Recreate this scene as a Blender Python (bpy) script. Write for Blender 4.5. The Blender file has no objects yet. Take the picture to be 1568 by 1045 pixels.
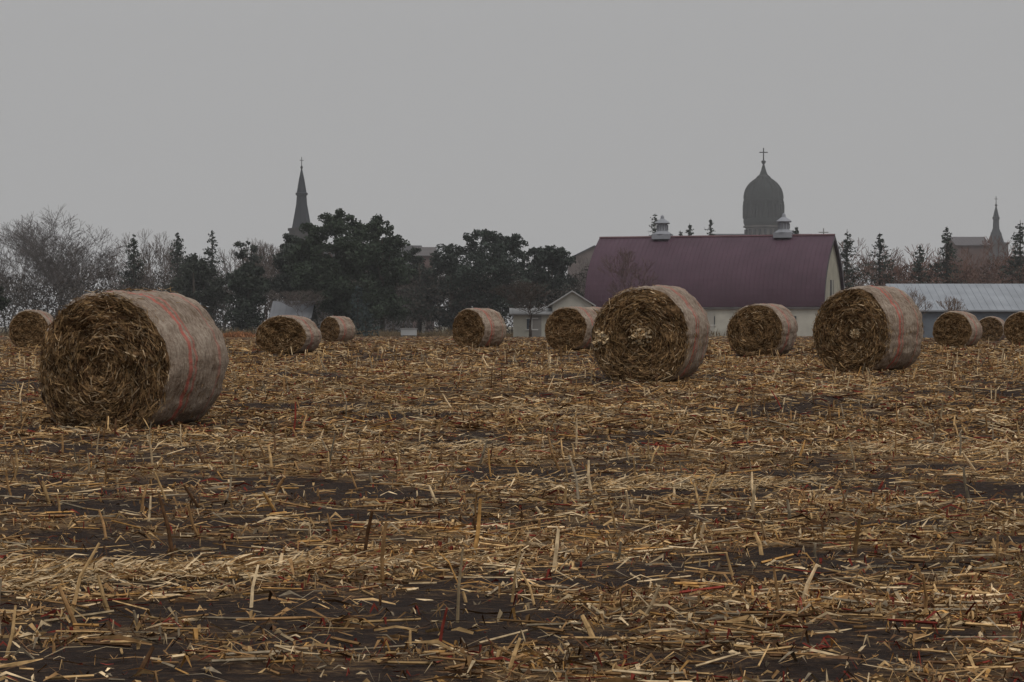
import bpy, math, random
import numpy as np
from mathutils import Vector
rng=np.random.default_rng(7)
F=3702.0; HY=500.0; CX=784.0; ZC=1.25
sc=bpy.context.scene
# ---------------- helpers
class MB:
    def __init__(s): s.V=[];s.C=[];s.F=[];s.n=0
    def add(s,V,Fc,C,mat=0):
        V=np.asarray(V,float).reshape(-1,3); Fc=np.asarray(Fc,int)
        C=np.asarray(C,float)
        if C.ndim==1: C=np.tile(C,(len(V),1))
        s.V.append(V);s.C.append(C);s.F.append((Fc+s.n,mat));s.n+=len(V)
    def arrays(s): return np.concatenate(s.V),np.concatenate(s.C)
    def build(s,name,mats,smooth=False,loc=(0,0,0),rot=(0,0,0),scale=(1,1,1)):
        V,C=s.arrays()
        me=bpy.data.meshes.new(name); me.vertices.add(len(V)); me.vertices.foreach_set('co',V.astype(np.float32).ravel())
        li=np.concatenate([f.ravel() for f,m in s.F]).astype(np.int32)
        tot=np.concatenate([np.full(len(f),f.shape[1]) for f,m in s.F]).astype(np.int32)
        mi=np.concatenate([np.full(len(f),m) for f,m in s.F]).astype(np.int32)
        st=np.concatenate([[0],np.cumsum(tot)[:-1]]).astype(np.int32)
        me.loops.add(len(li)); me.loops.foreach_set('vertex_index',li)
        me.polygons.add(len(tot)); me.polygons.foreach_set('loop_start',st); me.polygons.foreach_set('loop_total',tot)
        me.polygons.foreach_set('material_index',mi)
        me.polygons.foreach_set('use_smooth',np.full(len(tot),smooth))
        me.update(calc_edges=True)
        a=me.color_attributes.new('Col','FLOAT_COLOR','POINT')
        a.data.foreach_set('color',np.concatenate([C,np.ones((len(C),1))],1).astype(np.float32).ravel())
        for m in mats: me.materials.append(m)
        o=bpy.data.objects.new(name,me); sc.collection.objects.link(o)
        o.location=loc;o.rotation_euler=rot;o.scale=scale
        return o
def nrm(a): return a/np.maximum(np.linalg.norm(a,axis=-1,keepdims=True),1e-9)
def segs(mb,p0,p1,r0,r1,col,k=3,mat=0):
    p0=np.asarray(p0,float).reshape(-1,3);p1=np.asarray(p1,float).reshape(-1,3);N=len(p0)
    r0=np.broadcast_to(r0,(N,));r1=np.broadcast_to(r1,(N,))
    d=nrm(p1-p0); ref=np.where(np.abs(d[:,2:3])>.9,[[1.,0,0]],[[0,0,1.]])
    u=nrm(np.cross(d,ref)); v=np.cross(d,u)
    a=np.arange(k)*2*math.pi/k
    ring=u[:,None]*np.cos(a)[None,:,None]+v[:,None]*np.sin(a)[None,:,None]
    A=p0[:,None]+ring*r0[:,None,None]; B=p1[:,None]+ring*r1[:,None,None]
    V=np.concatenate([A,B],1).reshape(-1,3)
    i=np.arange(k); q=np.stack([i,(i+1)%k,(i+1)%k+k,i+k],1)
    Fc=(q[None]+(np.arange(N)*2*k)[:,None,None]).reshape(-1,4)
    col=np.asarray(col,float)
    if col.ndim==2: col=np.repeat(col,2*k,0)
    mb.add(V,Fc,col,mat)
    if k>3 or N<50:
        cap=(i[None]+k+(np.arange(N)*2*k)[:,None])
        mb.F.append((cap+mb.n-len(V),mat))
def leaves(mb,c,size,col,flat=0.0,mat=0,asp=.6):
    N=len(c); size=np.broadcast_to(size,(N,))
    n=rng.normal(size=(N,3)); n[:,2]*=(1+flat); n=nrm(n)
    t=nrm(np.cross(n,rng.normal(size=(N,3)))); b=np.cross(n,t)
    t=t*size[:,None]*.5; b=b*size[:,None]*.5*asp
    V=np.stack([c-t,c-b*.9+t*.1,c+t,c+b],1).reshape(-1,3)
    Fc=np.arange(4*N).reshape(-1,4)
    mb.add(V,Fc,np.repeat(col,4,0) if np.ndim(col)==2 else col,mat)
def strips(mb,p,d,L,w,bend,col,mat=0):
    N=len(p); d=nrm(d); s=nrm(np.cross(d,nrm(rng.normal(size=(N,3))*[.5,.5,1]+[0,0,.8])))
    s2=nrm(s+rng.normal(size=(N,3))*.45)
    L=L[:,None];w=w[:,None]
    side=nrm(np.cross(d,[0,0,1.])); m=p+d*L*.5+np.array([0,0,1.])*bend[:,None]+side*(rng.normal(size=(N,1))*.1*L)
    e=p+d*L
    V=np.stack([p-s*w*.3,p+s*w*.3,m-s2*w*.5,m+s2*w*.5,e-s*w*.15,e+s*w*.15],1).reshape(-1,3)
    o=(np.arange(N)*6)[:,None]
    Fc=np.concatenate([o+[0,1,3,2],o+[2,3,5,4]])
    mb.add(V,Fc,np.repeat(col,6,0),mat)
def box(mb,c,s,col,mat=0):
    x,y,z=[v/2 for v in s]; c=np.array(c,float)
    V=np.array([[-x,-y,-z],[x,-y,-z],[x,y,-z],[-x,y,-z],[-x,-y,z],[x,-y,z],[x,y,z],[-x,y,z]])+c
    mb.add(V,[[0,3,2,1],[4,5,6,7],[0,1,5,4],[1,2,6,5],[2,3,7,6],[3,0,4,7]],col,mat)
def lathe(mb,c,prof,n,col,mat=0,rot=0,axis='z'):
    a=np.arange(n)*2*math.pi/n+rot; V=[]
    for r,z in prof: V.append(np.stack([r*np.cos(a),r*np.sin(a),np.full(n,z)],1))
    V=np.concatenate(V)+np.array(c,float); Fc=[]
    for j in range(len(prof)-1):
        for i in range(n): Fc.append([j*n+i,j*n+(i+1)%n,(j+1)*n+(i+1)%n,(j+1)*n+i])
    mb.add(V,Fc,col,mat)
def poly(mb,pts,col,mat=0): mb.add(pts,[list(range(len(pts)))],col,mat)
def hsh(i,j,s): 
    h=np.sin(i*127.1+j*311.7+s*74.7)*43758.5453; return h-np.floor(h)
def vn(x,y,s=0):
    i=np.floor(x);j=np.floor(y);fx=x-i;fy=y-j;fx=fx*fx*(3-2*fx);fy=fy*fy*(3-2*fy)
    return (hsh(i,j,s)*(1-fx)+hsh(i+1,j,s)*fx)*(1-fy)+(hsh(i,j+1,s)*(1-fx)+hsh(i+1,j+1,s)*fx)*fy
GY=np.array([-60,0,10,20,27.5,39.5,45.6,66,99,150,230,4000.]);GZ=np.array([-1.25,-1.25,-1.25,-1.24,-1.19,-.93,-.85,-.84,-.86,-.94,-.95,-.95])
def gbase(y):
    y=np.asarray(y,float); return ZC+sum(np.interp(y+k,GY,GZ) for k in (-4,-2,0,2,4))/5
def gz(x,y):
    x=np.asarray(x,float);y=np.asarray(y,float)
    return gbase(y)+(vn(x/3.1,y/2.3,3)-.5)*.07+(vn(x/.55,y/.4,4)-.5)*.045
def litter(x,y):
    wx=(vn(x/2.3,y/2.3,71)-.5)*3;wy=(vn(x/1.9,y/2.1,72)-.5)*2.4
    n=.26*vn((x+wx)/2.2,(y+wy)/2.0,11)+.38*vn((x+wx)/.8,(y+wy)/.8,12)+.36*vn(x/.36,y/.28,13)
    n=n+.03*np.cos(2*math.pi*(y-.04*x)/.76)+.10*(vn(x/9,y/7,14)-.5)
    return np.clip((n-.37)/.26,0,1)
# ---------------- materials
def mat_vc(name,nscale=8,namt=.25,rough=None,det=2):
    m=bpy.data.materials.new(name);m.use_nodes=True;nt=m.node_tree
    if rough is None:
        nt.nodes.remove(nt.nodes['Principled BSDF']);b=nt.nodes.new('ShaderNodeBsdfDiffuse');inp=b.inputs['Color']
        nt.links.new(b.outputs[0],nt.nodes['Material Output'].inputs['Surface'])
    else:
        b=nt.nodes['Principled BSDF'];inp=b.inputs['Base Color'];b.inputs['Roughness'].default_value=rough;b.inputs['Specular IOR Level'].default_value=.2
    at=nt.nodes.new('ShaderNodeAttribute');at.attribute_name='Col'
    no=nt.nodes.new('ShaderNodeTexNoise');no.inputs['Scale'].default_value=nscale;no.inputs['Detail'].default_value=det
    tc=nt.nodes.new('ShaderNodeTexCoord');nt.links.new(tc.outputs['Object'],no.inputs['Vector'])
    mr=nt.nodes.new('ShaderNodeMapRange');mr.inputs['From Min'].default_value=.3;mr.inputs['From Max'].default_value=.7
    mr.inputs['To Min'].default_value=1-namt;mr.inputs['To Max'].default_value=1+namt
    nt.links.new(no.outputs['Fac'],mr.inputs['Value'])
    mx=nt.nodes.new('ShaderNodeVectorMath');mx.operation='SCALE'
    nt.links.new(at.outputs['Color'],mx.inputs[0]);nt.links.new(mr.outputs['Result'],mx.inputs['Scale'])
    nt.links.new(mx.outputs[0],inp)
    return m
M_straw=mat_vc('corn_straw',25,.35)
M_leaf=mat_vc('foliage',1.5,.2,det=1)
M_bark=mat_vc('bark',3,.2,det=1)
M_wall=mat_vc('painted_wall',.9,.14,.8,5)
M_roof=mat_vc('metal_roof',.5,.14,.6,5)
M_stone=mat_vc('church_masonry',.4,.25,.85,5)
def ground_mat():
    m=bpy.data.materials.new('field_soil');m.use_nodes=True;nt=m.node_tree;b=nt.nodes['Principled BSDF'];N=nt.nodes;Lk=nt.links
    at=N.new('ShaderNodeAttribute');at.attribute_name='Col'
    tc=N.new('ShaderNodeTexCoord')
    def noise(sc,vs,det=5,ro=.6):
        mp=N.new('ShaderNodeMapping');mp.inputs['Scale'].default_value=vs;Lk.new(tc.outputs['Object'],mp.inputs['Vector'])
        n=N.new('ShaderNodeTexNoise');n.inputs['Scale'].default_value=sc;n.inputs['Detail'].default_value=det;n.inputs['Roughness'].default_value=ro
        Lk.new(mp.outputs[0],n.inputs['Vector']);return n
    n1=noise(9,(1,2,1));n2=noise(30,(1,2.5,1),4,.7);n3=noise(.35,(1,3,1),4,.6)
    sep=N.new('ShaderNodeSeparateColor');Lk.new(at.outputs['Color'],sep.inputs[0])
    ad=N.new('ShaderNodeMath');ad.operation='ADD';Lk.new(n1.outputs['Fac'],ad.inputs[0]);Lk.new(n2.outputs['Fac'],ad.inputs[1])
    ad2=N.new('ShaderNodeMath');ad2.operation='MULTIPLY_ADD';Lk.new(sep.outputs[0],ad2.inputs[0]);ad2.inputs[1].default_value=.42;Lk.new(ad.outputs[0],ad2.inputs[2])
    mr=N.new('ShaderNodeMapRange');mr.inputs['From Min'].default_value=.95;mr.inputs['From Max'].default_value=1.48;Lk.new(ad2.outputs[0],mr.inputs['Value'])
    cr=N.new('ShaderNodeValToRGB');e=cr.color_ramp.elements
    e[0].position=.0;e[0].color=(.034,.024,.020,1);e[1].position=1;e[1].color=(.30,.195,.10,1)
    k=e.new(.3);k.color=(.056,.036,.027,1);k=e.new(.65);k.color=(.15,.095,.052,1)
    Lk.new(mr.outputs[0],cr.inputs[0])
    mx=N.new('ShaderNodeMix');mx.data_type='RGBA';Lk.new(sep.outputs[1],mx.inputs['Factor']);Lk.new(cr.outputs[0],mx.inputs[6])
    cr2=N.new('ShaderNodeValToRGB');cr2.color_ramp.elements[0].color=(.05,.045,.02,1);cr2.color_ramp.elements[1].color=(.16,.12,.06,1)
    Lk.new(n3.outputs['Fac'],cr2.inputs[0]);Lk.new(cr2.outputs[0],mx.inputs[7])
    Lk.new(mx.outputs[2],b.inputs['Base Color']);b.inputs['Roughness'].default_value=.95;b.inputs['Specular IOR Level'].default_value=.1
    bp=N.new('ShaderNodeBump');bp.inputs['Strength'].default_value=.9;bp.inputs['Distance'].default_value=.05
    Lk.new(ad.outputs[0],bp.inputs['Height']);Lk.new(bp.outputs[0],b.inputs['Normal'])
    return m
M_ground=ground_mat()
# ---------------- ground sheet
ys=np.concatenate([[-3000,-500,-60,-20,0,4],np.arange(6,60,.14),60+np.cumsum(np.linspace(.2,3,110)),[260,300,400,600,1000,2000,4500]])
ys=np.unique(ys)
xs=np.concatenate([[-4500,-1500,-500,-200,-100,-60,-40,-28],np.arange(-20,20,.22),[20,28,40,60,100,200,500,1500,4500]])
X,Y=np.meshgrid(xs,ys);Z=gz(X,Y)
lit=litter(X,Y); far=np.clip((Y-60)/60,0,1); lit=lit*(1-far*.3)+far*.18
grass=((Y>232)|(Y<-40)).astype(float)
mb=MB();nx=len(xs);ny=len(ys)
idx=np.arange(nx*ny).reshape(ny,nx)
Fq=np.stack([idx[:-1,:-1],idx[:-1,1:],idx[1:,1:],idx[1:,:-1]],-1).reshape(-1,4)
mb.add(np.stack([X,Y,Z],-1).reshape(-1,3),Fq,np.stack([lit,grass,0*lit],-1).reshape(-1,3))
mb.build('ground_field',[M_ground],True)
# ---------------- litter / stubble
PAL=np.array([[.58,.44,.27],[.44,.29,.14],[.28,.165,.077],[.115,.065,.036],[.23,.185,.13],[.16,.034,.025],[.42,.235,.085]])
def pick(N,w,var=.22):
    w=np.array(w,float);w/=w.sum();c=PAL[rng.choice(len(PAL),N,p=w)]
    return c*(1+rng.normal(size=(N,1))*var).clip(.4,1.6)
def sample(N,d0,d1,pw,thr=True):
    u=rng.random(N*4); 
    a=2-pw; y=(d0**a+u*(d1**a-d0**a))**(1/a)
    x=(rng.random(len(y))*2-1)*(y*.24+1.5)
    if thr:
        l=litter(x,y); k=rng.random(len(y))<(.10+.90*l**1.2); x=x[k];y=y[k]
    return x[:N],y[:N]
def litter_batch(mb,N,d0,d1,pw,Ls,ws,kind,w,up=.08,zoff=.02):
    x,y=sample(N,d0,d1,pw);N=len(x)
    az=rng.normal(size=N)*.7+rng.integers(0,2,N)*math.pi
    k=rng.random(N)<.3; az=np.where(k,rng.random(N)*6.28,az)
    el=np.abs(rng.normal(size=N))*up
    d=np.stack([np.cos(az)*np.cos(el),np.sin(az)*np.cos(el),np.sin(el)],1)
    L=Ls[0]+(Ls[1]-Ls[0])*rng.random(N)**2.4; wd=ws[0]+(ws[1]-ws[0])*rng.random(N)**2
    z=gz(x,y)+rng.random(N)**2*zoff
    p=np.stack([x,y,z],1); col=pick(N,w)
    tone=.68+.56*vn(x/2.2,y/1.1,51); col=col*tone[:,None]
    if kind=='strip': strips(mb,p,d,L,wd,rng.normal(size=N)*.02+.01,col)
    else:
        p[:,2]+=wd*.5; segs(mb,p,p+d*L[:,None],wd*.5,wd*.42,col,4)
mb=MB()
WN=[2,3,3.6,3.0,1.4,.8,.6]
litter_batch(mb,36000,7,24,1.6,(.03,.26),(.004,.022),'strip',WN)
litter_batch(mb,7000,7,24,1.6,(.05,.34),(.007,.016),'seg',[2.4,3,3,2,1.2,.4,.6],.08)
litter_batch(mb,13000,7,24,1.6,(.015,.06),(.007,.02),'strip',[1,1.5,2,3,1,4.5,.6])
litter_batch(mb,58000,24,62,1.6,(.05,.32),(.009,.031),'strip',WN,.11)
litter_batch(mb,9000,24,62,1.6,(.08,.38),(.011,.022),'seg',WN,.13)
litter_batch(mb,10000,24,62,1.6,(.04,.1),(.015,.035),'strip',[1,1,1,3,1,6,.6])
litter_batch(mb,40000,62,228,1.7,(.12,.5),(.025,.07),'strip',[1.4,2.8,4,3.6,1.3,1.0,.6],.13)
for (cx,cy,rx,ry,n) in [(-1.7,12.3,1.5,.45,2400),(-2.7,11.6,.8,.35,1000),(1.2,19,1.5,.6,1300),(-1.5,24,2.2,.8,1300),(4.2,23,2,.8,1300),(-.6,31,3,1,1300),(3.3,14.6,.6,.3,300)]:
    x=cx+rng.normal(size=n)*rx*.5;y=cy+rng.normal(size=n)*ry*.5
    az=rng.normal(size=n)*.7;el=rng.normal(size=n)*.2
    d=np.stack([np.cos(az),np.sin(az),np.sin(el)],1)
    strips(mb,np.stack([x,y,gz(x,y)+.01+rng.random(n)*.04],1),d,.05+.16*rng.random(n),.004+.010*rng.random(n),rng.normal(size=n)*.015,pick(n,[6,4,1.5,0.4,.6,.1,.3],.15))
mb.build('corn_stalk_litter',[M_straw])
# standing stubs in rows
mb=MB()
P=[];Q=[]
yr=7.0
while yr<110:
    hw=yr*.24+2
    step=.19 if yr<60 else .4
    x=np.arange(-hw,hw,step);x=x+rng.normal(size=len(x))*.05
    y=yr+.04*x+rng.normal(size=len(x))*.07
    keep=rng.random(len(x))<(.10+.34*vn(x/3,y/3,21))*(1 if yr<40 else .9)
    P.append(x[keep]);Q.append(y[keep]);yr+=.76
x=np.concatenate(P);y=np.concatenate(Q);N=len(x)
L=.05+.22*rng.random(N)**1.8; tall=rng.random(N)<.10; L=np.where(tall,L+.13,L)
til=rng.normal(size=(N,2))*.27
d=nrm(np.stack([til[:,0],til[:,1],np.ones(N)],1));p=np.stack([x,y,gz(x,y)-.02],1)
r=.006+.006*rng.random(N)**1.3; r=np.where(y>50,r*1.4,r)
col=pick(N,[2.6,3,3.5,2.0,1.7,.25,.4])
md=p+d*L[:,None]*.55; e=md+nrm(d+rng.normal(size=(N,3))*.12)*L[:,None]*.5
segs(mb,p,md,r*1.2,r,col,6);segs(mb,md,e,r*1.1,r*.75,col*1.08,6)
k=rng.random(N)<.55
dd=nrm(np.stack([rng.normal(size=k.sum()),rng.normal(size=k.sum())*.5,rng.normal(size=k.sum())*.5-.1],1))
strips(mb,md[k],dd,.05+.15*rng.random(k.sum()),.006+.012*rng.random(k.sum()),rng.random(k.sum())*.03,pick(k.sum(),WN))
mb.build('corn_stubble',[M_straw])
# ---------------- bales
def netwrap():
    m=bpy.data.materials.new('bale_net_wrap');m.use_nodes=True;nt=m.node_tree;b=nt.nodes['Principled BSDF'];N=nt.nodes;Lk=nt.links
    tc=N.new('ShaderNodeTexCoord')
    def noise(vs,sc,det=5):
        mp=N.new('ShaderNodeMapping');mp.inputs['Scale'].default_value=vs;Lk.new(tc.outputs['Object'],mp.inputs['Vector'])
        n=N.new('ShaderNodeTexNoise');n.inputs['Scale'].default_value=sc;n.inputs['Detail'].default_value=det;n.inputs['Roughness'].default_value=.65
        Lk.new(mp.outputs[0],n.inputs['Vector']);return n
    n1=noise((1,9,1),5);n2=noise((1,1,1),22,6);n3=noise((1,1,1),2.2,3)
    ad=N.new('ShaderNodeMath');ad.operation='ADD';Lk.new(n1.outputs['Fac'],ad.inputs[0]);Lk.new(n2.outputs['Fac'],ad.inputs[1])
    ad2=N.new('ShaderNodeMath');ad2.operation='ADD';Lk.new(ad.outputs[0],ad2.inputs[0]);Lk.new(n3.outputs['Fac'],ad2.inputs[1])
    mr=N.new('ShaderNodeMapRange');mr.inputs['From Min'].default_value=1.15;mr.inputs['From Max'].default_value=1.85;Lk.new(ad2.outputs[0],mr.inputs['Value'])
    cr=N.new('ShaderNodeValToRGB');e=cr.color_ramp.elements
    e[0].color=(.12,.08,.05,1);e[1].color=(.42,.35,.28,1);k=e.new(.45);k.color=(.25,.19,.145,1)
    Lk.new(mr.outputs[0],cr.inputs[0])
    sp=N.new('ShaderNodeSeparateXYZ');Lk.new(tc.outputs['Object'],sp.inputs[0])
    prev=cr.outputs[0]
    for y0,wd,am in((-.30,.022,.95),(-.17,.014,.65),(.40,.014,.4)):
        s=N.new('ShaderNodeMath');s.operation='SUBTRACT';Lk.new(sp.outputs['Y'],s.inputs[0]);s.inputs[1].default_value=y0
        a=N.new('ShaderNodeMath');a.operation='ABSOLUTE';Lk.new(s.outputs[0],a.inputs[0])
        r=N.new('ShaderNodeMapRange');r.inputs['From Min'].default_value=wd;r.inputs['From Max'].default_value=wd*2.4;r.inputs['To Min'].default_value=am;r.inputs['To Max'].default_value=0
        Lk.new(a.outputs[0],r.inputs['Value'])
        mu=N.new('ShaderNodeMath');mu.operation='MULTIPLY';Lk.new(r.outputs[0],mu.inputs[0]);
        m2=N.new('ShaderNodeMapRange');m2.inputs['From Min'].default_value=.35;m2.inputs['From Max'].default_value=.6;m2.inputs['To Min'].default_value=.4;Lk.new(n2.outputs['Fac'],m2.inputs['Value']);Lk.new(m2.outputs[0],mu.inputs[1])
        mx=N.new('ShaderNodeMix');mx.data_type='RGBA';Lk.new(mu.outputs[0],mx.inputs['Factor']);Lk.new(prev,mx.inputs[6]);mx.inputs[7].default_value=(.44,.095,.07,1);prev=mx.outputs[2]
    Lk.new(prev,b.inputs['Base Color']);b.inputs['Roughness'].default_value=.75;b.inputs['Specular IOR Level'].default_value=.25
    bp=N.new('ShaderNodeBump');bp.inputs['Strength'].default_value=.8;bp.inputs['Distance'].default_value=.025
    Lk.new(ad.outputs[0],bp.inputs['Height']);Lk.new(bp.outputs[0],b.inputs['Normal'])
    return m
M_net=netwrap()
BP=np.array([[.31,.20,.10],[.21,.13,.063],[.125,.073,.039],[.06,.036,.023],[.44,.33,.21],[.24,.175,.11]])
def bale(px,base,d,shift,R=.8,L=1.4,sz=1.0,dens=1.0,tilt=0,husk=(),sink=0.):
    s=F/d; va=math.atan((px-CX)/F); rel=math.asin(min(.8,shift/(s*L))); a=rel+va
    ax=np.array([math.sin(a),math.cos(a)]); fc=np.array([(px-CX)/F*d,d]); c=fc+ax*L/2
    mb=MB(); sd=rng.random()*100
    na,nr=160,44
    th=np.arange(na)*2*math.pi/na
    irr=1+.03*np.sin(th*2+sd)+.018*np.sin(th*3+sd*2)+.012*np.sin(th*7+sd)
    prof=[(-.5,.955),(-.487,.985),(-.46,1.0),(-.42,1.012)]+[(t,1.015+.012*math.cos(t*3.1)) for t in np.linspace(-.36,.36,14)]+[(.42,1.01),(.47,.99),(.5,.95)]
    V=[]
    for t,rr in prof:
        r=R*rr*irr+(vn(th*9+sd,np.full(na,t*9),5)-.5)*.035+(vn(th*30+sd,np.full(na,t*30),6)-.5)*.014
        V.append(np.stack([r*np.cos(th),np.full(na,t*L)+(vn(th*8+sd,0*th,15)-.5)*.05*abs(t)*2,r*np.sin(th)],1))
    V=np.concatenate(V);n=len(prof);I=np.arange(na);J=(I+1)%na
    Fc=np.concatenate([np.stack([j*na+I,j*na+J,(j+1)*na+J,(j+1)*na+I],1) for j in range(n-1)])
    mb.add(V,Fc,[.3,.22,.15],1)
    def warp(th,q):
        return .9*vn(np.cos(th)*q*3+sd,np.sin(th)*q*3,61)+.8*vn(np.cos(th)*q*9+sd,np.sin(th)*q*9,62)
    def faceoff(th,q):
        sp=np.cos(2*math.pi*(q*8-th/(2*math.pi)+warp(th,q)))
        nz=vn(np.cos(th)*q*6+sd,np.sin(th)*q*6,9)-.5; n2=vn(np.cos(th)*q*22+sd,np.sin(th)*q*22,10)-.5;n3=vn(np.cos(th)*q*45+sd,np.sin(th)*q*45,17)-.5
        off=.012*sp+.11*nz+.075*n2+.035*n3-.07*np.exp(-((q*R)/.14)**2)
        return off*np.minimum(1,(1-q)*7),nz,n2
    for sgn in(-1,1):
        V=[];C=[]
        for k in range(nr):
            q=k/(nr-1); r=R*.957*irr*q
            off,nz,n2=faceoff(th,np.full(na,q))
            V.append(np.stack([r*np.cos(th),sgn*(L*.5)+off*sgn+(vn(th*8+sd,0*th,15)-.5)*.05*q*sgn*sgn,r*np.sin(th)],1))
            C.append(np.array([.14,.086,.046])*(1+.5*nz[:,None]+.9*n2[:,None]))
        V=np.concatenate(V);Fc=np.concatenate([np.stack([j*na+I,j*na+J,(j+1)*na+J,(j+1)*na+I],1) for j in range(nr-1)])
        mb.add(V,Fc,np.concatenate(C).clip(.01,1),0)
    for sgn,N in((-1,int(6500*dens)),(1,int(1200*dens))):
        q=np.sqrt(rng.random(N))*.97;t=rng.random(N)*2*math.pi
        wv=warp(t,q)
        u=q*8-t/6.283+wv; u2=np.round(u)+rng.normal(size=N)*.26
        free=rng.random(N)<.5; q=np.where(free,q,np.abs(q+(u2-u)/8)).clip(.01,.965)
        r=q*R*.97
        off,_,_=faceoff(t,q)
        pos=np.stack([r*np.cos(t),sgn*(L*.5+off),r*np.sin(t)],1)
        tg=np.stack([-np.sin(t),np.zeros(N),np.cos(t)],1);rd=np.stack([np.cos(t),np.zeros(N),np.sin(t)],1)
        out=np.array([0,sgn*1.,0])
        sprd=np.where(rng.random((N,1))<.35,1.2,.38)
        dd=nrm(tg+rd*(rng.normal(size=(N,1))*sprd-.1)+out*(rng.normal(size=(N,1))*.25))
        Ls=.04+.16*rng.random(N)**1.7; Ls=np.minimum(Ls,.1+.8*r)
        pos=pos-dd*Ls[:,None]*.5+out*(rng.random((N,1))*.03-.008)
        w=.004+.015*rng.random(N)**2.2
        patch=.6+.8*vn(pos[:,0]*5+sd,pos[:,2]*5,19)
        cl=BP[rng.choice(6,N,p=[.24,.26,.20,.14,.06,.10])]*(1+rng.normal(size=(N,1))*.18).clip(.5,1.5)*patch[:,None]
        sv=nrm(np.cross(dd,out)+rng.normal(size=(N,3))*.5)
        m=pos+dd*Ls[:,None]*.5+rd*(Ls[:,None]**2/(8*np.maximum(r[:,None],.12)))+out*.008
        e=pos+dd*Ls[:,None]
        VV=np.stack([pos-sv*w[:,None]*.5,pos+sv*w[:,None]*.5,m-sv*w[:,None]*.5,m+sv*w[:,None]*.5,e-sv*w[:,None]*.3,e+sv*w[:,None]*.3],1).reshape(-1,3)
        o=(np.arange(N)*6)[:,None]
        mb.add(VV,np.concatenate([o+[0,1,3,2],o+[2,3,5,4]]),np.repeat(cl,6,0),0)
    N=int(1100*dens);t=rng.random(N)*6.283;yy=(rng.random(N)-.5)*L*.98; rim=rng.random(N)<.6;yy=np.where(rim,-L*.5+np.abs(rng.normal(size=N))*.04,yy)
    r=R*(1.0+.012*(1-(2*yy/L)**8)); r=np.where(rim,R*.965,r)
    pos=np.stack([r*np.cos(t),yy,r*np.sin(t)],1);tg=np.stack([-np.sin(t),0*t,np.cos(t)],1);rd=np.stack([np.cos(t),0*t,np.sin(t)],1)
    dd=nrm(tg*rng.choice([-1,1],(N,1))+rd*np.abs(rng.normal(size=(N,1)))*.25+np.array([0,1.,0])*rng.normal(size=(N,1))*.5)
    strips(mb,pos,dd,.03+.1*rng.random(N),.004+.008*rng.random(N),0*t,BP[rng.choice([0,1,4,5],N)])
    for hx,hz,hr in husk:
        n=220;pp=rng.normal(size=(n,3))*hr*.5;pp=pp*[1,.6,1]+[hx,-L/2-.06,hz]
        leaves(mb,pp,.08,PAL[rng.choice([0,0,0,4],n)]*1.1,0)
    for arr in mb.V:
        zz=arr[:,2]; k=zz<-.8*R; arr[k,2]=-.8*R+(zz[k]+.8*R)*.45
        arr[:,0]*=1+.03*np.clip(-zz/R,0,1)
    zb=.89*R*sz
    slope=math.atan2(float(gbase(c[1]+1)-gbase(c[1]-1)),2)
    return mb.build('round_straw_bale',[M_straw,M_net],True,(c[0],c[1],float(gbase(c[1]))+zb-.005-sink),(slope+tilt,0,-a),(1,1,sz))
R=.84
bale(157,662,27.5,96,R*1.02,1.4,1.02,1.7,.012,sink=.07)
bale(980,583,39.5,36,R,1.4,1,1.3,husk=((.03,.06,.13),(-.66,-.02,.1)))
bale(1303,560,45.6,56,R,1.4,1,1.1,husk=((.12,.0,.06),))
bale(1156,547,67,24,R*.99,1.4,.93,.7)
bale(866,538,86,26,R,1.4,.98,.5)
bale(902,540,90,20,R,1.4,.97,.5)
bale(717,531,97,34,R,1.4,1,.5)
bale(430,548,74,24,R*.98,1.4,.76,.6)
bale(505,529,148,24,R,1.4,.98,.3)
bale(44,533,97,14,R*.98,1.4,.98,.4)
bale(1458,532,100,16,R*1.,1.4,.94,.4)
bale(1516,522,150,6,R,1.4,.98,.3)
bale(1564,528,112,12,R,1.4,.99,.35)
# ---------------- trees
def hgt(py,d): return ZC-(py-HY)/F*d-float(gbase(d))
def grow_bare(seed,h,spread=.5,levels=6,upright=.35,r0=None,twig=.016,fork=.28):
    rr=random.Random(seed);segsL=[]
    r0=r0 or h*.018
    def rec(p,d,l,r,lev):
        n=3 if lev<3 else 2
        q=p
        for i in range(n):
            d2=(d+Vector((rr.gauss(0,.13),rr.gauss(0,.13),rr.gauss(0,.08)+.05*upright))).normalized()
            e=q+d2*l/n; r2=max(twig,r*(1-.28/n*1.4)); segsL.append((tuple(q),tuple(e),r,r2)); q=e;d=d2;r=r2
            if lev>0 and lev<levels and rr.random()<.6 and i<n-1:
                az=rr.random()*6.28;sd=Vector((math.cos(az),math.sin(az),.25)).normalized()
                rec(q,(d*.55+sd*(.75)).normalized(),l*rr.uniform(.5,.75),r*.5,lev+1)
        if lev<levels:
            k=rr.choice([2,3,3]) if lev<levels-1 else 3
            a0=rr.random()*6.28
            for j in range(k):
                az=a0+j*6.28/k+rr.uniform(-.5,.5)
                sd=Vector((math.cos(az),math.sin(az),0))
                nd=(d+sd*rr.uniform(spread*.7,spread*1.5)+Vector((0,0,upright*.3))).normalized()
                rec(q,nd,l*rr.uniform(.66,.86),max(twig,r*.66),lev+1)
    rec(Vector((0,0,0)),Vector((0,0,1)),h*fork,r0,0)
    A=np.array([s[0] for s in segsL]);B=np.array([s[1] for s in segsL]);r1=np.array([s[2] for s in segsL]);r2=np.array([s[3] for s in segsL])
    sc_=h/B[:,2].max(); return A*sc_,B*sc_,r1,r2
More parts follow.
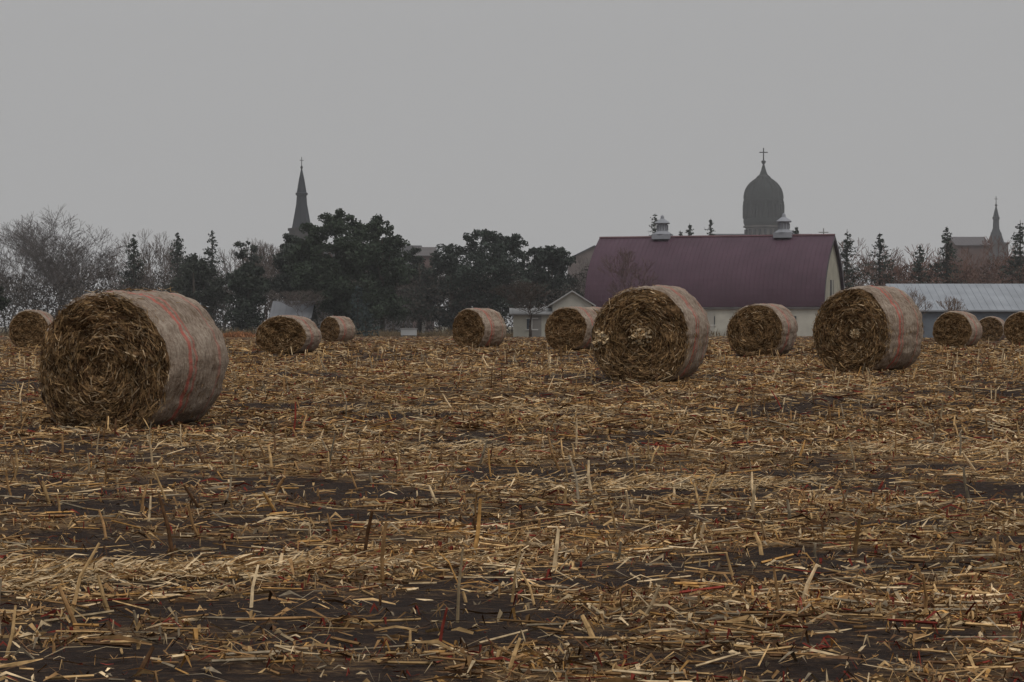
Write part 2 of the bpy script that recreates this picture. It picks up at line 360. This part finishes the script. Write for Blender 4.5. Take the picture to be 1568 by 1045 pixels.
def bare_tree(name,px,top,d,seed,col,width=None,**k):
    h=hgt(top,d);A,B,r1,r2=grow_bare(seed,h,**k)
    if width:
        w=(B[:,0].max()-B[:,0].min());f=width/F*d/w;A[:,:2]*=f;B[:,:2]*=f
    mb=MB();cc=np.array(col)*(1+rng.normal(size=(len(A),1))*.12)
    segs(mb,A,B,r1,r2,cc,3 if len(A)>50 else 5)
    x=(px-CX)/F*d
    return mb.build(name,[M_bark],False,(x,d,float(gbase(d))-.05))
TRK=(.07,.06,.05)
def crown_tree(name,px,top,d,lobes,col,seed=0,leaf=.3,n=9000,trunk=.28,var=.32):
    r=np.random.default_rng(seed);mb=MB();g=float(gbase(d));x0=(px-CX)/F*d
    pts=[];cols=[];tot=sum(l[2]*l[3] for l in lobes);n=int(n*1.6)
    H=hgt(top,d)
    segs(mb,[[0,0,0],[.1,0,H*.35]],[[.1,0,H*.35],[0,.1,H*.8]],[trunk,trunk*.75],[trunk*.75,.07],TRK,7,1)
    for dx,py,rx,ry in lobes:
        c=np.array([dx/F*d,r.normal()*1.2,hgt(py,d)]);a=rx/F*d;b=ry/F*d
        segs(mb,[[.1,0,H*.3+.2*c[2]*.3]],[list(c)],[trunk*.45],[.05],TRK,5,1)
        m=max(9,int(rx*ry/38)+9)
        for _ in range(m):
            u=nrm(r.normal(size=3));cc=c+u*np.array([a,a*.9,b])*r.uniform(.3,.98);rad=min(a,b)*r.uniform(.16,.38)+.2
            nn=int(n*rx*ry/tot/m);v=nrm(r.normal(size=(nn,3)))*(r.random((nn,1))**.45)*rad*np.array([1.15,1.1,.8])
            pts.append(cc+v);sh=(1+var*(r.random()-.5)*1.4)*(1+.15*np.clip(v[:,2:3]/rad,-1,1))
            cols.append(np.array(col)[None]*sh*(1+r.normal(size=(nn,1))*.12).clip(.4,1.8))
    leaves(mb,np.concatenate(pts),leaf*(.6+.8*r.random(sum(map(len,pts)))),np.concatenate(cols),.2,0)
    return mb.build(name,[M_leaf,M_bark],False,(x0,d,g-.05))
def conifer(name,px,top,d,wpx,col,seed=0,base=.06,n=1.0,droop=.3,ragged=.35):
    r=np.random.default_rng(seed);mb=MB();h=hgt(top,d);R_=wpx/2/F*d*1.55
    segs(mb,[[0,0,0],[0,0,h*.5]],[[0,0,h*.5],[0,0,h]],[h*.017+.06,h*.01+.03],[h*.01+.03,.02],TRK,6,1)
    pts=[];cols=[];A=[];B=[]
    nbr=int(h*17)
    for k in range(nbr):
        t=base+(1-base)*r.random()**.85*.985;z=t*h
        az=r.random()*6.283
        rad=(R_*(1-t)**.72+.05)*(1+.28*math.sin(az*2+t*11+seed)) 
        l=rad*r.uniform(1-ragged*1.5,1+ragged*.25)
        u=np.array([math.cos(az),math.sin(az),0])
        m=max(4,int(10*n*l+5));s=r.random(m)**.65
        p=np.array([0,0,z])+u*(s*l)[:,None]+np.array([0,0,1.])*(-s*l*droop+(s**3)*l*droop*.9)[:,None]+r.normal(size=(m,3))*np.array([.15,.15,.12])*(.3+l*.3)
        pts.append(p);cols.append(np.array(col)[None]*(r.uniform(.75,1.2))*(1+r.normal(size=(m,1))*.12).clip(.4,1.7))
        A.append([0,0,z]);B.append(list(np.array([0,0,z])+u*l*.85+np.array([0,0,-l*droop*.4])))
    segs(mb,A,B,.03,.01,TRK,3,1)
    P=np.concatenate(pts);leaves(mb,P,.25*(.6+.8*r.random(len(P))),np.concatenate(cols),.4,0)
    return mb.build(name,[M_leaf,M_bark],False,((px-CX)/F*d,d,float(gbase(d))-.05))
DG=(.046,.060,.042); LF=(.048,.060,.050)  # distant tree colours, lifted partway so the albedo carries some of the haze
GB=(.125,.112,.108); BR=(.115,.09,.078); RB=(.15,.082,.062)
bare_tree('bare_tree',82,312,262,3,GB,205,levels=7,spread=.55,twig=.015,fork=.22)
bare_tree('bare_tree',15,345,270,8,GB,150,levels=6,spread=.5,twig=.014,fork=.22)
bare_tree('bare_tree',240,350,275,9,BR,120,levels=6,spread=.4,twig=.014)
bare_tree('bare_tree',422,362,280,12,BR,90,levels=6,spread=.4,twig=.014)
bare_tree('bare_tree',812,425,212,15,(.07,.056,.048),105,levels=6,spread=.6,twig=.012,r0=.17)
bare_tree('bare_tree',962,378,218,21,(.12,.08,.075),100,levels=6,spread=.42,twig=.012)
bare_tree('bare_tree',1408,437,190,25,(.15,.11,.09),52,levels=5,spread=.4,twig=.01)
bare_tree('bare_tree',1462,452,190,26,(.17,.12,.09),50,levels=5,spread=.4,twig=.01)
bare_tree('bare_tree',462,440,226,28,(.10,.085,.078),90,levels=6,spread=.5,twig=.014)
for i,(px,top,d,w) in enumerate([(205,357,262,62),(272,355,266,46),(325,352,262,48),(300,388,258,44),(1297,350,258,52),(1347,356,262,68),(1450,346,262,60),(1408,374,256,50),(1003,326,330,50),(1056,341,320,48),(1088,334,320,48),(1042,352,320,40),(1220,346,320,40),(1562,336,262,68),(548,436,232,50),(560,470,226,34)]):
    conifer('spruce_tree',px,top,d,w,(.05,.062,.05) if i not in(14,15) else (.06,.08,.08),seed=40+i,ragged=.5 if i in(1,5,7,10,13) else .38)
crown_tree('pine_tree',378,368,250,[(-8,374,13,4),(8,380,12,5),(-4,392,16,6),(14,396,12,5),(0,412,20,9),(-18,430,18,10),(12,432,18,10)],(.062,.07,.06),seed=5,leaf=.28,n=1700,trunk=.16)
crown_tree('pine_tree',515,316,240,[(-4,334,22,16),(10,352,38,22),(-30,362,26,20),(-42,392,34,30),(20,390,52,34),(-6,430,78,36),(24,470,60,32)],DG,seed=1,n=17000,trunk=.35)
crown_tree('pine_tree',585,326,244,[(-8,338,18,10),(-14,356,32,18),(14,372,26,16),(-6,394,48,28),(12,420,44,30),(-4,460,52,34)],DG,seed=2,n=13000,trunk=.3)
crown_tree('pine_tree',448,350,248,[(0,372,16,16),(-4,400,24,22),(0,434,30,24)],(.05,.06,.05),seed=12,n=4500)
crown_tree('pine_tree',380,396,244,[(0,412,24,14),(4,440,34,24),(-4,475,32,28)],(.046,.057,.045),seed=3,n=6000)
crown_tree('pine_tree',296,392,250,[(0,412,36,20),(4,445,48,30)],(.052,.06,.048),seed=13,n=6000)
crown_tree('leafy_tree',755,354,256,[(-30,366,20,12),(6,362,28,12),(34,370,20,13),(0,386,58,24),(-10,420,70,34),(10,462,74,34)],LF,seed=4,n=14000)
crown_tree('leafy_tree',690,372,258,[(0,386,26,14),(-10,404,36,20),(6,436,48,30),(0,474,44,30)],(.046,.056,.047),seed=6,n=8000)
crown_tree('leafy_tree',840,372,258,[(-18,384,16,10),(8,388,22,12),(22,398,24,14),(-8,410,46,22),(4,444,56,28)],(.048,.058,.049),seed=7,n=9000)
crown_tree('leafy_tree',642,374,262,[(-10,392,18,14),(0,420,30,24),(0,465,34,34)],(.047,.056,.047),seed=17,n=5000)
crown_tree('evergreen_shrub',-8,418,215,[(0,436,16,16),(-2,464,22,24)],(.04,.05,.036),seed=8,n=3000)
crown_tree('leafy_tree',1215,352,330,[(0,362,12,8),(0,376,18,12)],(.045,.055,.048),seed=9,n=1500)
mb=MB();tm=[grow_bare(100+i,1.0*9,spread=.42,levels=5,twig=.02,fork=.25) for i in range(6)]
def topline(px):
    return float(np.interp(px,[-150,0,160,170,330,420,640,700,900,1000,1270,1290,1380,1480,1568,1750],[392,392,392,386,388,384,392,396,400,420,420,376,372,368,372,370]))
for i in range(105):
    px=-140+i*17.5+rng.normal()*6
    if 925<px<1265: continue
    d=rng.uniform(262,300);A,B,r1,r2=tm[i%6];h=hgt(topline(px)-rng.uniform(-26,14),d)
    s=h/9;a=rng.random()*6.28;Rm=np.array([[math.cos(a),-math.sin(a),0],[math.sin(a),math.cos(a),0],[0,0,1]])*s
    o=np.array([(px-CX)/F*d,d,float(gbase(d))])
    base=np.array(RB if px>1270 else (BR if rng.random()<.6 else GB))*rng.uniform(.75,1.15)
    segs(mb,A@Rm.T+o,B@Rm.T+o,r1*s,np.maximum(r2*s,.016),base,3)
for (lo,hi,n,hm) in[(-150,930,50000,1.0),(1270,1750,23000,1.0)]:
    px=rng.uniform(lo,hi,n);d=rng.uniform(250,285,n)
    tp=np.interp(px,[-150,0,160,330,420,640,700,900,1290,1750],[434,432,428,424,426,420,425,424,410,406])+ (vn(px/22,d/9,31)-.5)*46
    tz=ZC-(tp-HY)/F*d-.3
    z=.3+(tz)*rng.random(n)**.8
    k=np.array([.072,.062,.056]) if lo<0 else np.array([.105,.066,.053])
    col=k[None]*(.7+.6*vn(px/14,z/1.2,33)[:,None])*(1+rng.normal(size=(n,1))*.12).clip(.4,1.8)
    leaves(mb,np.stack([(px-CX)/F*d,d,z],1),.42*(.5+rng.random(n)),col,0,1,.28)
mb.build('distant_tree_mass',[M_bark,M_leaf])
mb=MB();n=26000;x=rng.uniform(-62,62,n);y=rng.uniform(226,240,n);hh=.25+.9*vn(x/3,y/4,41)**2*rng.random(n)
strips(mb,np.stack([x,y,gz(x,y)-.02],1),nrm(rng.normal(size=(n,3))*[.3,.3,.1]+[0,0,1]),hh,.03+.06*rng.random(n),rng.normal(size=n)*.03,np.array([[.17,.125,.072]])*(.4+vn(x/2,y/3,42)[:,None]*1.1))
mb.build('dry_grass_verge',[M_straw])
mb=MB();n=2500;x0=(366-CX)/F*205;x=x0+rng.normal(size=n)*1.3;y=205+rng.normal(size=n)*1.2
strips(mb,np.stack([x,y,gz(x,y)-.02],1),nrm(rng.normal(size=(n,3))*[.6,.6,.1]+[0,0,1]),.15+.5*rng.random(n)*np.exp(-((x-x0)/1.6)**2),.05+.05*rng.random(n),0*x,np.array([[.32,.15,.07]])*(.6+.7*rng.random((n,1))))
mb.build('dry_grass_clump',[M_straw])
# ---------------- barn
def barn():
    mb=MB();Lb=22.6;Wd=5.0;ze=2.65;zr=9.45
    PUR=(.078,.042,.060);CR=(.44,.42,.35)
    S=np.linspace(0,1,15);prof=[(Wd*(1-s**2.1),ze+(zr-ze)*s**.92) for s in S]
    full=[(5-p,z) for p,z in prof]+[(5+p,z) for p,z in prof[::-1][1:]]
    n=len(full)
    def ring(x,off=0):
        return [[x,5+(y-5)*(1+off/5),z+off] for y,z in full]
    V=ring(.35,.14)+ring(-Lb-.35,.14)+ring(.35,0)+ring(-Lb-.35,0)
    Fc=[[i,i+1,n+i+1,n+i] for i in range(n-1)]+[[2*n+i+1,2*n+i,3*n+i,3*n+i+1] for i in range(n-1)]
    mb.add(V,Fc,PUR,1)
    mb.add(ring(.352,.16)+ring(.352,-.22),[[i,i+1,n+i+1,n+i] for i in range(n-1)],(.10,.09,.10),0)
    mb.add(ring(-Lb-.352,.16)+ring(-Lb-.352,-.2),[[i,i+1,n+i+1,n+i] for i in range(n-1)],(.10,.09,.10),0)
    for x,c in((0,CR),(-Lb,CR)):
        pts=[[x,y,z] for y,z in full]+[[x,10,-.1],[x,0,-.1]]
        poly(mb,pts,c)
    for y in(0.02,9.98): box(mb,(-Lb/2,y,ze/2),(Lb,.04,ze+.2),(.5,.48,.42))
    for x in np.arange(-Lb,.3,.45):
        r=ring(x,.145);segs(mb,r[:-1],r[1:],.018,.018,(.073,.04,.057),4,1)
    segs(mb,[[-Lb-.35,5,zr+.17]],[[.35,5,zr+.17]],.13,.13,(.15,.08,.09),6,1)
    box(mb,(-Lb/2,-.14,ze-.02),(Lb+.7,.2,.16),(.12,.11,.11))
    for x in np.arange(-21,-1,2.6):
        box(mb,(x,-.02,1.5),(.95,.06,.8),(.06,.07,.08));box(mb,(x,-.05,1.5),(.06,.05,.84),(.6,.58,.55));box(mb,(x,-.045,1.06),(1.15,.1,.08),(.6,.58,.55))
    box(mb,(-11.4,-.05,1.1),(2.4,.08,2.2),(.4,.38,.34))
    box(mb,(.04,5,4.6),(.08,1.3,1.5),(.1,.1,.1));box(mb,(.07,5,4.6),(.08,.1,1.5),(.6,.58,.5));box(mb,(.05,5,1.4),(.08,3.2,2.8),(.35,.33,.28))
    for yy in(2.2,7.8): box(mb,(.04,yy,1.6),(.08,.9,1.0),(.08,.08,.09))
    for y in np.arange(.5,9.6,.5):
        zt=np.interp(y,[f[0] for f in full],[f[1] for f in full])-.25
        box(mb,(.02,y,zt/2),(.03,.05,zt),(.4,.38,.32))
    for x in(-16.6,-4.6):
        G=(.27,.28,.31)
        box(mb,(x,5,zr+.2),(1.7,1.7,.5),G,1)
        lathe(mb,(x,5,zr+.45),[(.95,0),(.62,.25),(.55,.3),(.5,.95),(.72,1.0),(.78,1.08),(.5,1.3),(.2,1.5),(.16,1.75),(.0,1.9)],12,G,1)
        for a in np.arange(0,6.28,.52): box(mb,(x+.54*math.cos(a),5+.54*math.sin(a),zr+1.08),(.09,.09,.5),(.18,.18,.2),1)
    yaw=math.atan2(-.32,.95)
    mb.build('gambrel_barn',[M_wall,M_roof],False,(28.75,225,float(gbase(228))),(0,0,yaw))
barn()
def gable_house(name,px0,px1,ybase,yeave,yridge,d,depth,wall,roof,yaw=0,ridge='x',wins=3,door=True,chim=False):
    w=(px1-px0)/F*d;he=hgt(yeave,d);hr=hgt(yridge,d+(depth/2 if ridge=='x' else 0));mb=MB()
    box(mb,(0,depth/2,he/2-.1),(w,depth,he+.2),wall)
    o=.35
    if ridge=='x':
        for sg in(0,1):
            y0=-o if sg==0 else depth+o; zz=he-o*(hr-he)/(depth/2)
            A=[[-w/2-o,y0,zz],[w/2+o,y0,zz],[w/2+o,depth/2,hr],[-w/2-o,depth/2,hr]]
            B=[[a,b,c+.12] for a,b,c in A]
            mb.add(A+B,[[0,1,2,3],[4,5,6,7],[0,1,5,4],[1,2,6,5],[3,0,4,7]],roof,1)
            xs_=np.arange(-w/2-o+.3,w/2+o,.6)
            segs(mb,[[x,y0,zz+.13] for x in xs_],[[x,depth/2,hr+.13] for x in xs_],.02,.02,tuple(v*.9 for v in roof),4,1)
        for x in(-w/2+.001,w/2-.001): poly(mb,[[x,0,he-.01],[x,depth,he-.01],[x,depth/2,hr-.02]],wall)
    else:
        for sg in(-1,1):
            x0=sg*(w/2+o);zz=he-o*(hr-he)/(w/2)
            A=[[x0,-o,zz],[x0,depth+o,zz],[0,depth+o,hr],[0,-o,hr]];B=[[a,b,c+.12] for a,b,c in A]
            mb.add(A+B,[[0,1,2,3],[4,5,6,7],[0,1,5,4],[1,2,6,5],[3,0,4,7]],roof,1)
        for y in(.001,depth-.001): poly(mb,[[-w/2,y,he-.01],[w/2,y,he-.01],[0,y,hr-.02]],wall)
    for i in range(wins):
        x=-w/2+w*(i+.5)/wins
        box(mb,(x,-.02,he*.58),(.9,.08,.95),(.05,.06,.07));box(mb,(x,-.05,he*.58),(.06,.05,1.0),(.5,.5,.48));box(mb,(x,-.05,he*.58+.5),(1.1,.08,.09),(.5,.5,.48));box(mb,(x,-.05,he*.58-.5),(1.1,.1,.09),(.5,.5,.48))
    if door: box(mb,(w/2-1.3,-.03,1.0),(1.0,.07,2.0),(.2,.19,.18))
    if chim: box(mb,(w*.2,depth/2,hr+.3),(.7,.7,1.6),(.2,.1,.08))
    xc=((px0+px1)/2-CX)/F*d
    mb.build(name,[M_wall,M_roof],False,(xc,d,float(gbase(d))),(0,0,yaw))
gable_house('metal_machine_shed',1380,1640,515,475,437,196,12,(.15,.17,.20),(.27,.29,.32),wins=0,door=False)
gable_house('white_garage',846,906,515,466,447,214,8,(.40,.39,.35),(.34,.34,.34),ridge='y',wins=2)
gable_house('white_shed',786,843,520,482,474,213,6,(.38,.37,.32),(.17,.17,.17),wins=1)
gable_house('white_house',418,472,515,486,463,236,7,(.20,.21,.225),(.16,.165,.18),wins=2)
gable_house('brick_house',632,662,515,392,380,330,9,(.15,.105,.10),(.10,.09,.09),wins=3)
gable_house('brick_school',1466,1514,515,376,364,420,12,(.13,.088,.08),(.09,.08,.085),wins=4)
gable_house('slate_roof_house',872,948,515,396,377,380,14,(.16,.13,.125),(.10,.11,.135),ridge='y',wins=4)
mb=MB();
box(mb,(0,0,.4),(1.4,.5,.5),(.4,.41,.42));box(mb,(0,0,.72),(1.5,.6,.1),(.3,.3,.3));
for sx in(-.6,.6): box(mb,(sx,0,.1),(.1,.4,.25),(.2,.2,.2))
mb.build('white_utility_box',[M_wall],False,((626-CX)/F*215,215,float(gbase(215))))
# ---------------- churches
def cross(mb,x,y,z,h,w,r,col):
    segs(mb,[[x,y,z]],[[x,y,z+h]],r,r*.8,col,6);segs(mb,[[x-w/2,y,z+h*.68]],[[x+w/2,y,z+h*.68]],r*.85,r*.85,col,6)
    lathe(mb,(x,y,z-.1),[(0,-.3),(r*3,-.1),(r*3.4,.1),(r*2.4,.35),(0,.5)],10,col)
def spire_church(name,px,d,ytop,yc,ynarrow,ybase,wn,wb,col,nave,yaw=.4):
    mb=MB();s=F/d;f=lambda py:hgt(py,d)
    lathe(mb,(0,0,0),[(.03,f(yc)),(wn*.52/s*.55,(f(yc)+f(ynarrow))/2),(wn*.5/s,f(ynarrow)),(wn*.62/s,f(ynarrow+1)),(wn*.62/s,f(ynarrow+4)),(wn*.5/s,f(ynarrow+5)),(wn*.56/s,f(ynarrow+18)),(wb*.5/s,f(ybase))],8,col,0,rot=.39)
    cross(mb,0,0,f(yc)-.1,f(ytop)-f(yc),(f(ytop)-f(yc))*.38,.07*d/450,(.03,.03,.03))
    for a in range(4):
        an=a*math.pi/2+.2;u=np.array([math.cos(an),math.sin(an),0]);v=np.array([-u[1],u[0],0])
        b0=u*wb*.42/s;z0=f(ybase);zt=f(ybase-16)
        hw=wb*.16/s
        pts=[b0-v*hw+[0,0,z0],b0+v*hw+[0,0,z0],b0*1.0+[0,0,zt]]
        tip=np.array([0,0,(z0+zt)/2])
        mb.add([list(p) for p in pts]+[list(tip)],[[0,1,2],[1,3,2],[3,0,2]],col)
    tw=wb*1.02/s;zb=f(ybase)
    box(mb,(0,0,zb/2),(tw,tw,zb),nave);box(mb,(0,0,zb-.2),(tw*1.1,tw*1.1,.5),tuple(v*.8 for v in nave))
    for sg in(-1,1):
        for q in(-.22,.22):
            box(mb,(q*tw,sg*tw*.5,zb-3),(tw*.2,.12,3.2),(.03,.03,.03));box(mb,(sg*tw*.5,q*tw,zb-3),(.12,tw*.2,3.2),(.03,.03,.03))
    L=22;w=10;h=zb*.55;hr=zb*.85
    box(mb,(tw/2+L/2,0,h/2),(L,w,h),nave)
    for sg in(-1,1): mb.add([[tw/2,sg*(w/2+.4),h-.3],[tw/2+L,sg*(w/2+.4),h-.3],[tw/2+L,0,hr],[tw/2,0,hr]],[[0,1,2,3]],(.07,.07,.075))
    for x in(tw/2+.01,tw/2+L): poly(mb,[[x,-w/2,h],[x,w/2,h],[x,0,hr-.05]],nave)
    for x in np.arange(tw/2+2.5,tw/2+L,3.6): box(mb,(x,-w/2,h*.55),(1.1,.12,h*.5),(.03,.03,.04))
    mb.build(name,[M_stone],False,((px-CX)/F*d,d,float(gbase(d))),(0,0,yaw))
spire_church('steeple_church',462,450,240,256,295,350,15,30,(.028,.033,.042),(.05,.046,.046))
spire_church('steeple_church',1525,620,300,314,332,372,9,26,(.03,.034,.04),(.07,.055,.052))
def dome_church():
    d=600.;s=F/d;f=lambda py:hgt(py,d);mb=MB();c=(.016,.020,.020);c2=(.025,.029,.029)
    Rr=31/s
    prof=[(Rr*.93,f(346)),(Rr*.99,f(342)),(Rr*1.0,f(338)),(Rr*.965,f(336)),(Rr*.965,f(310)),(Rr*.99,f(308.5)),(Rr*.99,f(306.5)),(Rr*.965,f(305))]
    lathe(mb,(0,0,0),prof,24,c)
    tt=[0,.15,.3,.45,.6,.73,.84,.92,.97,1]
    rr_=[.965,.955,.925,.87,.775,.66,.52,.40,.32,.28]
    dp=[(Rr*r,f(305-33*t)) for t,r in zip(tt,rr_)]
    dp+=[(Rr*.21,f(268)),(Rr*.13,f(262)),(Rr*.07,f(255)),(.12,f(250))]
    lathe(mb,(0,0,0),dp,32,c)
    for k in range(16):
        a=k*math.pi/8;pp=[[r*1.01*math.cos(a),r*1.01*math.sin(a),z] for r,z in dp[:10]]
        segs(mb,pp[:-1],pp[1:],.13,.13,c2,5)
        a+=math.pi/16
        x,y=Rr*.96*math.cos(a),Rr*.96*math.sin(a)
        segs(mb,[[x,y,f(334)]],[[x,y,f(314)]],.4,.4,(.012,.014,.016),6)
        a2=k*math.pi/8;x,y=Rr*.98*math.cos(a2),Rr*.98*math.sin(a2)
        segs(mb,[[x,y,f(336)]],[[x,y,f(309)]],.2,.2,c2,6)
    lathe(mb,(0,0,0),[(Rr*.36,f(273)),(Rr*.34,f(271)),(Rr*.28,f(269.5)),(Rr*.21,f(268))],12,c2)
    lathe(mb,(0,0,0),[(Rr*.0,f(253)),(.42,f(251)),(.42,f(249)),(0,f(247))],10,c)
    cross(mb,0,0,f(248),f(227)-f(248),2.1,.18,(.015,.015,.015))
    lathe(mb,(0,0,0),[(Rr*.88,f(420)),(Rr*.88,f(350)),(Rr*1.0,f(348.5)),(Rr*1.0,f(346.2)),(Rr*.9,f(346))],24,(.09,.08,.075))
    for k in range(20):
        a=k*math.pi/10;x,y=Rr*.88*math.cos(a),Rr*.88*math.sin(a)
        segs(mb,[[x,y,f(361)]],[[x,y,f(352)]],.38,.38,(.02,.02,.025),6)
    w=15;h=f(372)
    box(mb,(0,0,h/2),(22,22,h),(.17,.12,.1));
    for sg in(-1,1):
        mb.add([[-w,sg*11.3,h-.5],[w,sg*11.3,h-.5],[w*.8,0,h+2.2],[-w*.8,0,h+2.2]],[[0,1,2,3]],(.06,.065,.07))
    for x in(-9,-5,5,9): box(mb,(x,-11,h*.6),(1.4,.15,5),(.03,.03,.035))
    mb.build('domed_church',[M_stone],True,((1169-CX)/F*d,d,float(gbase(d))))
    me=bpy.data.objects['domed_church'].data
    try: me.set_sharp_from_angle(angle=math.radians(35))
    except Exception as ex: print(ex)
dome_church()
mb=MB();segs(mb,[[0,0,0]],[[0,0,hgt(350,300)]],.12,.08,(.3,.3,.3),6);segs(mb,[[-.6,0,hgt(356,300)]],[[.6,0,hgt(356,300)]],.06,.06,(.3,.3,.3),4)
mb.build('utility_pole',[M_bark],False,((1261-CX)/F*300,300,float(gbase(300))))
# ---------------- mist lying over the far side of the field
mm=bpy.data.materials.new('mist_air');mm.use_nodes=True;nt=mm.node_tree;nt.nodes.remove(nt.nodes['Principled BSDF'])
vs=nt.nodes.new('ShaderNodeVolumeScatter');vs.inputs['Color'].default_value=(.98,.98,1,1);vs.inputs['Density'].default_value=.0005
nt.links.new(vs.outputs[0],nt.nodes['Material Output'].inputs['Volume'])
mb=MB();box(mb,(0,455,54),(1600,650,110),(1,1,1));mb.build('mist',[mm])
# ---------------- world / light
w=bpy.data.worlds.new('World');sc.world=w;w.use_nodes=True;nt=w.node_tree;bg=nt.nodes['Background'];N=nt.nodes;Lk=nt.links
SE=math.radians(58);SR=math.radians(150)
sky=N.new('ShaderNodeTexSky');sky.sky_type='NISHITA';sky.sun_disc=False;sky.sun_elevation=SE;sky.sun_rotation=SR
hs=N.new('ShaderNodeHueSaturation');hs.inputs['Saturation'].default_value=.1;Lk.new(sky.outputs[0],hs.inputs['Color'])
tc=N.new('ShaderNodeTexCoord');sp=N.new('ShaderNodeSeparateXYZ');Lk.new(tc.outputs['Generated'],sp.inputs[0])
mr=N.new('ShaderNodeMapRange');mr.inputs['From Min'].default_value=.12;mr.inputs['From Max'].default_value=.9;mr.inputs['To Min'].default_value=1;mr.inputs['To Max'].default_value=2.0;Lk.new(sp.outputs['Z'],mr.inputs['Value'])
vm=N.new('ShaderNodeVectorMath');vm.operation='SCALE';vm.inputs[0].default_value=(3.88,3.88,3.93);Lk.new(mr.outputs[0],vm.inputs['Scale'])
mx=N.new('ShaderNodeMix');mx.data_type='RGBA';mx.inputs['Factor'].default_value=.08;Lk.new(vm.outputs[0],mx.inputs[6]);Lk.new(hs.outputs[0],mx.inputs[7])
Lk.new(mx.outputs[2],bg.inputs['Color']);bg.inputs['Strength'].default_value=.1
sl=bpy.data.lights.new('sun','SUN');sl.energy=.9;sl.angle=math.radians(22);sl.color=(1,.94,.84)
so=bpy.data.objects.new('sun',sl);sc.collection.objects.link(so)
dv=Vector((math.sin(SR)*math.cos(SE),math.cos(SR)*math.cos(SE),math.sin(SE)))
so.rotation_euler=dv.to_track_quat('Z','Y').to_euler()
# ---------------- camera
cd=bpy.data.cameras.new('camera');cd.sensor_width=36;cd.lens=36*F/1568;cd.clip_end=8000;cd.clip_start=.1
co=bpy.data.objects.new('camera',cd);sc.collection.objects.link(co)
co.location=(0,0,ZC);co.rotation_euler=(math.pi/2-math.atan(22.5/F),0,0)
sc.camera=co
sc.view_settings.view_transform='Standard';sc.view_settings.look='None';sc.view_settings.exposure=0
